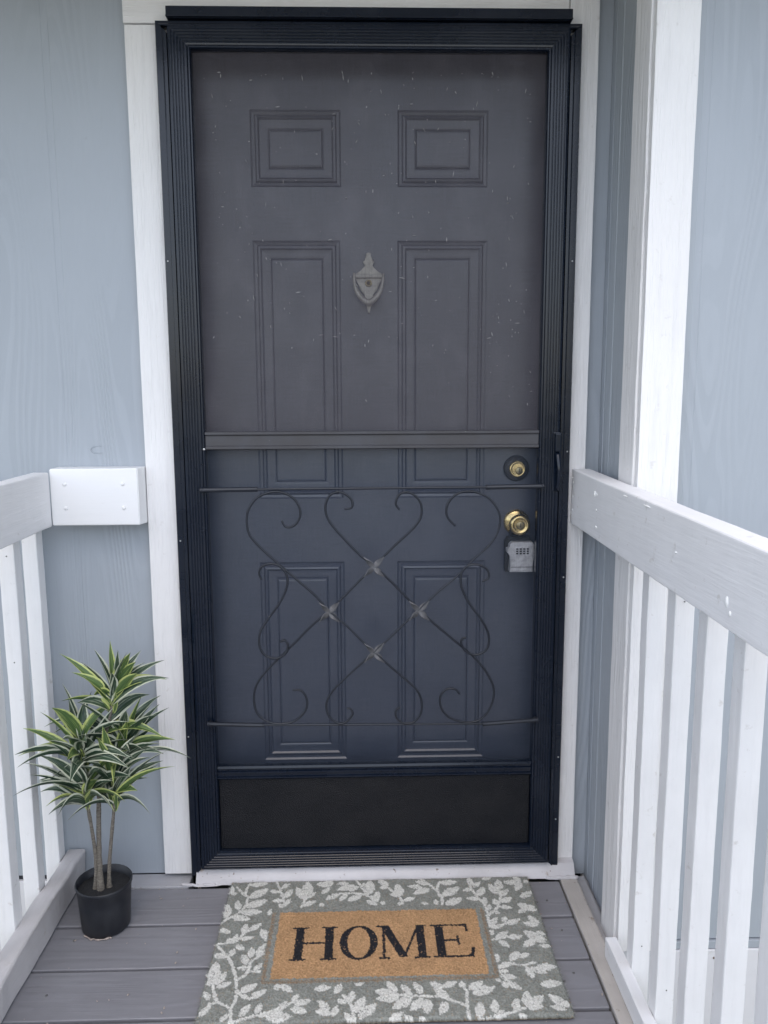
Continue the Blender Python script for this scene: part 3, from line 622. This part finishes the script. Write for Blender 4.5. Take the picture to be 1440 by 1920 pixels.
def blob(name, cx, cy, cz, ry, rz, mat, parent, seed):
    bm = bmesh.new(); c = bm.verts.new((cx-.0022, cy, cz)); ring = []; out = []
    for k in range(14):
        a = 2*math.pi*k/14; f = .65+.6*abs(mnoise.noise(Vector((math.cos(a)*1.7, math.sin(a)*1.7, seed))))
        ring.append(bm.verts.new((cx-.0016, cy+ry*f*.7*math.cos(a), cz+rz*f*.7*math.sin(a)))); out.append(bm.verts.new((cx+.0012, cy+ry*f*math.cos(a), cz+rz*f*math.sin(a))))
    for k in range(14):
        bm.faces.new((c, ring[k], ring[(k+1) % 14])); bm.faces.new((ring[k], out[k], out[(k+1) % 14], ring[(k+1) % 14]))
    obj(name, bm, mat, parent, True)
for q, (yy, zz, a, b) in enumerate(((-.846,.957,.007,.012), (-.858,.943,.004,.006), (-.20,1.03,.004,.009), (-.52,1.047,.025,.003), (-.40,1.05,.018,.0022), (-.66,.99,.003,.003), (-.012,1.045,.004,.003), (-.010,.96,.004,.004))):
    blob('filler_patch', .4856, yy, zz, a, b, 'filler_white', rtop, q*3.1)
# block that carries the left rail on the wall
poly = [(-.762,-.041),(-.556,-.041),(-.5495,-.002),(-.5495,.0195),(-.762,.0195)]
bm = bmesh.new(); A = [bm.verts.new((x,y,.9435)) for x,y in poly]; B = [bm.verts.new((x,y,1.0785)) for x,y in poly]
for q in range(5): bm.faces.new((A[q],A[(q+1)%5],B[(q+1)%5],B[q]))
bm.faces.new(A); bm.faces.new(B[::-1]); bmesh.ops.bevel(bm, geom=bm.edges[:], offset=.002, segments=2, affect='EDGES')
blk = obj('mounting_block', bm, 'white_block', lr)
nails('screw', [(-.728,-.0412,1.042),(-.592,-.0412,1.042),(-.728,-.0412,.985),(-.592,-.0412,.985)], 'white_block', blk, 'y', .005, .002)

# ================================================================== DOORMAT
MC, MB_, MW, MD = .0116, -.0379, .76, .462
nx, ny = 470, 290
gx = np.linspace(-MW/2, MW/2, nx); gy = np.linspace(0, -MD, ny)
X, Y = np.meshgrid(gx, gy); rng = np.random.default_rng(5)
def smooth_noise(cell, seed):
    r = np.random.default_rng(seed); h, w_ = int(MD/cell)+3, int(MW/cell)+3; g = r.random((h, w_))
    fx, fy = (X+MW/2)/cell, -Y/cell; i, j = fx.astype(int), fy.astype(int); a, b = fx-i, fy-j; a = a*a*(3-2*a); b = b*b*(3-2*b)
    return (g[j,i]*(1-a)+g[j,i+1]*a)*(1-b)+(g[j+1,i]*(1-a)+g[j+1,i+1]*a)*b
jx = (smooth_noise(.004, 1)-.5)*.0035+(rng.random(X.shape)-.5)*.0018; jy = (smooth_noise(.004, 2)-.5)*.0035+(rng.random(X.shape)-.5)*.0018
PX, PY = X+jx, Y+jy
white = np.zeros(X.shape)
for pl in MAT_STEMS:
    for (ax, ay), (bx, by) in zip(pl, pl[1:]):
        ax, ay, bx, by = ax/1e3, ay/1e3, bx/1e3, by/1e3; L2 = (bx-ax)**2+(by-ay)**2+1e-9
        t = np.clip(((PX-ax)*(bx-ax)+(PY-ay)*(by-ay))/L2, 0, 1)
        white = np.maximum(white, np.hypot(PX-ax-t*(bx-ax), PY-ay-t*(by-ay)) < .0034)
for ax, ay, bx, by in MAT_LEAVES:
    ax, ay, bx, by = ax/1e3, ay/1e3, bx/1e3, by/1e3; L = math.hypot(bx-ax, by-ay)+1e-6; dx, dy = (bx-ax)/L, (by-ay)/L
    u = ((PX-ax)*dx+(PY-ay)*dy)/L; v = np.abs(-(PX-ax)*dy+(PY-ay)*dx); uu = np.clip(u, 0, 1)
    hwid = max(.0068, min(.0142, .24*L))*np.sin(math.pi*uu**.85)**.75
    white = np.maximum(white, (v < hwid)*(u > 0)*(u < 1))
white *= (smooth_noise(.0045, 3)*.5+rng.random(X.shape)*.6 > .22)
def inrect(x0,x1,y0,y1): return (PX > x0)&(PX < x1)&(PY < y0)&(PY > y1)
PNL = (-.2435, .2270, -.126, -.3445)                 # bare coir panel
white[inrect(PNL[0]-.022, PNL[1]+.022, PNL[2]+.014, PNL[3]-.016)] = 0
panel = inrect(*PNL)
outl = inrect(PNL[0]-.019, PNL[1]+.019, PNL[2]+.002, PNL[3]-.014)&~inrect(PNL[0]-.011, PNL[1]+.011, PNL[2]+.002, PNL[3]-.005)
# lettering: H O M E in a high-contrast roman
PX, PY = X+jx*.45, Y+jy*.45
ink = np.zeros(X.shape, bool); T, B_ = -.181, -.2895; Hh = T-B_
def bar(x0,x1,y0,y1):
    global ink; ink |= (PX > x0)&(PX < x1)&(PY > y0)&(PY < y1)
def slant(xa, ya, xb, yb, wd):
    global ink; t = (PY-ya)/(yb-ya); xm = xa+(xb-xa)*t; ink |= (np.abs(PX-xm) < wd/2)&(t >= 0)&(t <= 1)
def serif(xc, yb, wd, up):
    global ink; t = np.abs(PX-xc)/(wd/2); hh = .0036+.0035*np.clip(.55-t, 0, 1); d = (PY-yb)*up; ink |= (t < 1)&(d > 0)&(d < hh)
for xc in (-.191, -.123):
    bar(xc-.0088, xc+.0088, B_, T); serif(xc, B_, .036, 1); serif(xc, T, .036, -1)
bar(-.191, -.123, (T+B_)/2-.0022, (T+B_)/2+.0030)
ex, ey = (PX+.0555)/.0425, (PY-(T+B_)/2)/(Hh/2+.0015); ix, iy = (PX+.0555)/.0265, (PY-(T+B_)/2)/(Hh/2-.0035)
ink |= (ex**2+ey**2 < 1)&(ix**2+iy**2 > 1)
bar(-.0005, .0040, B_, T); serif(.0018, B_, .024, 1); serif(-.0035, T, .020, -1)
slant(.0045, T, .0450, B_+.004, .0175); slant(.0830, T, .0465, B_+.004, .0045)
bar(.0785, .0955, B_, T); serif(.0870, B_, .034, 1); serif(.0900, T, .024, -1)
bar(.1215, .1395, B_, T); serif(.1270, B_, .030, 1); serif(.1270, T, .030, -1)
bar(.1300, .1960, T-.0042, T); bar(.1300, .2020, B_, B_+.0045); bar(.1300, .1730, (T+B_)/2-.0022, (T+B_)/2+.0026)
bar(.1925, .1968, T-.024, T); slant(.2035, B_+.030, .1975, B_, .0060); bar(.1700, .1742, (T+B_)/2-.015, (T+B_)/2+.015)
tx = np.clip((PX-.18)/.0235, 0, 1); ink |= (PX > .18)&(PX < .2015)&(PY > B_)&(PY < B_+.0045+.010*tx**2)
tx = np.clip((PX-.176)/.02, 0, 1); ink |= (PX > .176)&(PX < .1965)&(PY < T)&(PY > T-.0042-.008*tx**2)
ink = ink | np.roll(ink, 1, 0) | np.roll(ink, 1, 1)
ink &= ~((rng.random(X.shape) > .985))
n1, n2, n3 = smooth_noise(.003, 8), smooth_noise(.03, 9), rng.random(X.shape)
val = (.72+.36*n1+.3*(n3-.5)+.16*(n2-.5))[..., None]
col = np.array([.315,.33,.302])*val
col = np.where((outl & (n3 > .35))[..., None], np.array([.34,.25,.17])*val, col)
col = np.where(panel[..., None], np.array([.53,.325,.17])*(val*1.08), col)
tan = (n3 > .975)[..., None]; col = np.where(tan & ~panel[..., None], np.array([.36,.27,.18])*val, col)
col = np.where((white > 0)[..., None], np.array([.80,.80,.755])*(.82+.2*n1+.22*(n3-.5))[..., None], col)
col = np.where((ink & panel)[..., None], np.array([.020,.021,.027])*val*1.2, col)
edge = np.minimum(np.minimum(X+MW/2, MW/2-X), np.minimum(-Y, MD+Y))
Z = .0125+.0022*n3+.0012*(n1-.5)+.0012*(n2-.5)-.004*np.clip(1-edge/.005, 0, 1)**2
Z = Z+.0006*(white > 0)
ed_w = np.clip(1-edge/.004, 0, 1); XX = X+MC+(rng.random(X.shape)-.5)*.003*ed_w; YY = Y+MB_+(rng.random(X.shape)-.5)*.003*ed_w
co = np.stack([XX, YY, Z], -1).reshape(-1, 3)
I = np.arange(nx*ny).reshape(ny, nx); F = np.stack([I[:-1,:-1], I[1:,:-1], I[1:,1:], I[:-1,1:]], -1).reshape(-1, 4)
rim = np.concatenate([I[0,:], I[1:,-1], I[-1,-2::-1], I[-2:0:-1,0]]); nb = len(co)
skirt = co[rim].copy(); skirt[:,2] = .0045; co = np.vstack([co, skirt]); nr = len(rim); q = np.arange(nr); q2 = (q+1) % nr
F = np.vstack([F, np.stack([rim[q], nb+q, nb+q2, rim[q2]], -1)[:, ::-1]])
me = bpy.data.meshes.new('pile'); me.vertices.add(len(co)); me.vertices.foreach_set('co', co.ravel().astype(np.float32))
me.loops.add(F.size); me.loops.foreach_set('vertex_index', F.ravel().astype(np.int32)); me.polygons.add(len(F))
me.polygons.foreach_set('loop_start', (np.arange(len(F))*4).astype(np.int32)); me.polygons.foreach_set('loop_total', np.full(len(F), 4, np.int32))
me.update(calc_edges=True); me.validate()
ca = me.color_attributes.new('print', 'FLOAT_COLOR', 'POINT')
cc = np.ones((len(co), 4), np.float32); cc[:nb,:3] = np.clip(col.reshape(-1,3), 0, 1); cc[nb:,:3] = (.2,.16,.11); ca.data.foreach_set('color', cc.ravel())
dm = thing('doormat', (MC, MB_-MD/2, 0), 'grey green coir doormat with white leaf sprigs reading HOME', 'doormat')
link('pile', me, 'coir_mat', dm)
# loose bristles standing out of the pile and along the cut edges
nb_ = 16000; ri = rng.integers(0, ny, nb_); ci = rng.integers(0, nx, nb_)
ne = 2600; sel = rng.integers(0, 4, ne); ri[:ne] = np.where(sel == 0, 0, np.where(sel == 1, ny-1, rng.integers(0, ny, ne))); ci[:ne] = np.where(sel == 2, 0, np.where(sel == 3, nx-1, rng.integers(0, nx, ne)))
P0 = np.stack([XX[ri,ci], YY[ri,ci], Z[ri,ci]-.001], -1); ang = rng.random(nb_)*6.283; ln = .0022+.0028*rng.random(nb_)
out_ = np.zeros((nb_, 3)); out_[:,0] = np.where(ci == 0, -1, np.where(ci == nx-1, 1, 0)); out_[:,1] = np.where(ri == 0, 1, np.where(ri == ny-1, -1, 0))
tipv = P0+np.stack([np.cos(ang)*ln*.8, np.sin(ang)*ln*.8, ln*(.45+.4*rng.random(nb_))], -1)+out_*(.0015+.0035*rng.random((nb_,1)))
sw = np.stack([-np.sin(ang), np.cos(ang), np.zeros(nb_)], -1)*.00045
bv = np.stack([P0-sw, P0+sw, tipv], 1).reshape(-1, 3); bme = bpy.data.meshes.new('bristles'); bme.from_pydata(bv.tolist(), [], np.arange(nb_*3).reshape(-1, 3).tolist())
bca = bme.color_attributes.new('print', 'FLOAT_COLOR', 'POINT'); bc = np.ones((nb_*3, 4), np.float32); bc[:,:3] = np.repeat(np.clip(col[ri,ci]*(.8+.5*rng.random((nb_,1))), 0, 1), 3, 0); bca.data.foreach_set('color', bc.ravel())
tag(link('bristles', bme, 'coir_mat', dm), kind='stuff')
board('backing', (MC-MW/2+.003, MC+MW/2-.003, MB_-MD+.003, MB_-.003, .0012, .006), 'mat_backing', dm, 0)

# ================================================================== POTTED PLANT
PC = Vector((-.645, -.174, .0012))
pp = thing('potted_plant', PC, 'artificial variegated dracaena with three stems in a black nursery pot', 'plant')
pot = obj('pot', lathe_bm([(.0,0),(.052,0),(.0555,.004),(.0600,.070),(.0622,.104),(.0635,.1055),(.0645,.108),(.0650,.1135),(.0640,.1155),(.0622,.1150),(.0600,.090),(.0585,.085),(.0,.083)], PC, 'z', 40), 'pot_plastic', pp, True)
bm = lathe_bm([(0,.084),(.0598,.084),(.0602,.096),(.03,.099),(0,.100)], PC, 'z', 32)
for v in bm.verts:
    if v.co.z > PC.z+.09: v.co.z += .003*mnoise.noise(v.co*90)
obj('soil', bm, 'soil', pp)
bm = bmesh.new()
for a0, a1 in ((R(225), R(300)),):
    pts = [(PC.x+(.0555+.005*mnoise.noise(Vector((i*.7,0,1))))*math.cos(a0+(a1-a0)*i/14), PC.y+(.0565+.006*mnoise.noise(Vector((i*.9,3,0))))*math.sin(a0+(a1-a0)*i/14), .0022) for i in range(15)]
    tube_bm(pts, [.0012+.0032*abs(mnoise.noise(Vector((i*1.3,2,2)))) for i in range(15)], 6, bm)
obj('dirt_ring', bm, 'dirt_crust', pp)
def hv(n): return Vector([q/1000 for q in HEADS[n][0]])
stems = [[PC+Vector((-.018,-.006,.09)), Vector((-.657,-.185,.19)), hv('C'), hv('C')+Vector((-.004,0,.03)), hv('B')],
         [PC+Vector((-.004,-.012,.09)), Vector((-.648,-.182,.22)), Vector((-.640,-.178,.36)), Vector((-.622,-.174,.47)), hv('A')],
         [PC+Vector((.012,-.002,.09)), Vector((-.626,-.182,.17)), hv('E'), hv('E')+Vector((.004,.01,.03)), hv('D')]]
for i, s in enumerate(stems):
    P = spline(s, 8); n = len(P)
    rad = [(.0062 if i == 1 else .0047)*(1-.38*k/n)+.0012*mnoise.noise(Vector((k*.9, i*7, 0)))+(.004*max(0, 1-k/4)) for k in range(n)]
    obj('stem', tube_bm(P, rad, 9), 'bark', pp, True)
def leaf(base, tip, width, mat, rl, sag):
    """arching strap leaf with a channelled midrib"""
    d = tip-base; L = d.length
    ctrl = base+d*.45+Vector((0,0,1))*L*sag+Vector((rl.uniform(-1,1), rl.uniform(-1,1), 0))*L*.05
    side0 = d.cross(Vector((0,0,1)))
    if side0.length < .2*L: side0 = Vector((1, rl.uniform(-.6,.6), 0))
    side0.normalize(); tw = rl.uniform(-.55, .55); roll = rl.choice((-1, 1))*R(rl.uniform(15, 70)); bm = bmesh.new(); uvl = bm.loops.layers.uv.new('UVMap'); rows = []; n = 11
    for k in range(n+1):
        t = k/n; p = base*(1-t)**2+ctrl*2*t*(1-t)+tip*t*t; tan_ = ((ctrl-base)*(1-t)+(tip-ctrl)*t).normalized()
        s = (side0-tan_*side0.dot(tan_)).normalized(); s = (Matrix.Rotation(roll+tw*(t-.3), 3, tan_) @ s); up = s.cross(tan_)
        if up.z < 0: up = -up
        wd = width*(.30+.70*math.sin(math.pi*min(1, t)**.72))*(1-t**4)+.0006 if t < 1 else .0003
        wd *= 1+.07*mnoise.noise(Vector((t*6, L*50, tip.x*20)))
        row = []
        for u in (0, .25, .5, .75, 1):
            e = (u-.5)*2; row.append((bm.verts.new(p+s*wd*.5*e+up*(wd*.30*abs(e)**1.3)), u, t))
        rows.append(row)
    for A, B in zip(rows, rows[1:]):
        for q in range(4):
            vs4 = (A[q], A[q+1], B[q+1], B[q]); f = bm.faces.new([z[0] for z in vs4])
            for lp, z in zip(f.loops, vs4): lp[uvl].uv = (z[1], z[2])
    me = bpy.data.meshes.new('leaf'); bm.to_mesh(me); bm.free(); return link('leaf', me, mat, pp, True)
rl = random.Random(11)
for n, (b, tips) in HEADS.items():
    b = hv(n); top = n in 'A'
    for i, (x, z) in enumerate(tips):
        d = Vector((x/1000-b.x, 0, z/1000-b.z)); L = d.length
        dy = rl.uniform(-.5, .35)*min(.10, L*.8)
        base = b+Vector((rl.uniform(-.005,.005), rl.uniform(-.006,.006), rl.uniform(-.012,.022)))
        up = d.z/L
        lime = rl.random() < (.55 if (up > .55 or n == 'A') else .2)
        leaf(base, Vector((x/1000, b.y+dy, z/1000)), rl.uniform(.021,.028), 'leaf_lime' if lime else 'leaf_dark', rl, .12+.22*(1-abs(up)))
    for i in range(19):
        f = rl.random(); a = rl.uniform(0, 2*math.pi); el = R((2 if n in 'CE' else -14)+70*f+rl.uniform(-8, 10)); L = rl.uniform(.10, .165)*(1-.12*f)
        d = Vector((math.cos(a)*math.cos(el), math.sin(a)*math.cos(el)*.8, math.sin(el)))*L
        base = b+Vector((rl.uniform(-.005,.005), rl.uniform(-.005,.005), -.018+.075*f))
        if n == 'A': base = b+(Vector((-.622,-.174,.47))-b)*(1-f)*1.0+Vector((0,0,.02*f))
        if base.y+d.y > -.02: d.y = -.02-base.y
        leaf(base, base+d, rl.uniform(.022,.031), 'leaf_dark' if rl.random() < .85-.35*f else 'leaf_lime', rl, .18+.2*(1-f))
    # tuft of narrow sheath leaves where the head leaves the stem
    for i in range(4):
        a = i*1.6+rl.random(); leaf(b+Vector((0,0,-.028)), b+Vector((math.cos(a)*.018, math.sin(a)*.018, .03)), .011, 'leaf_lime', rl, .02)
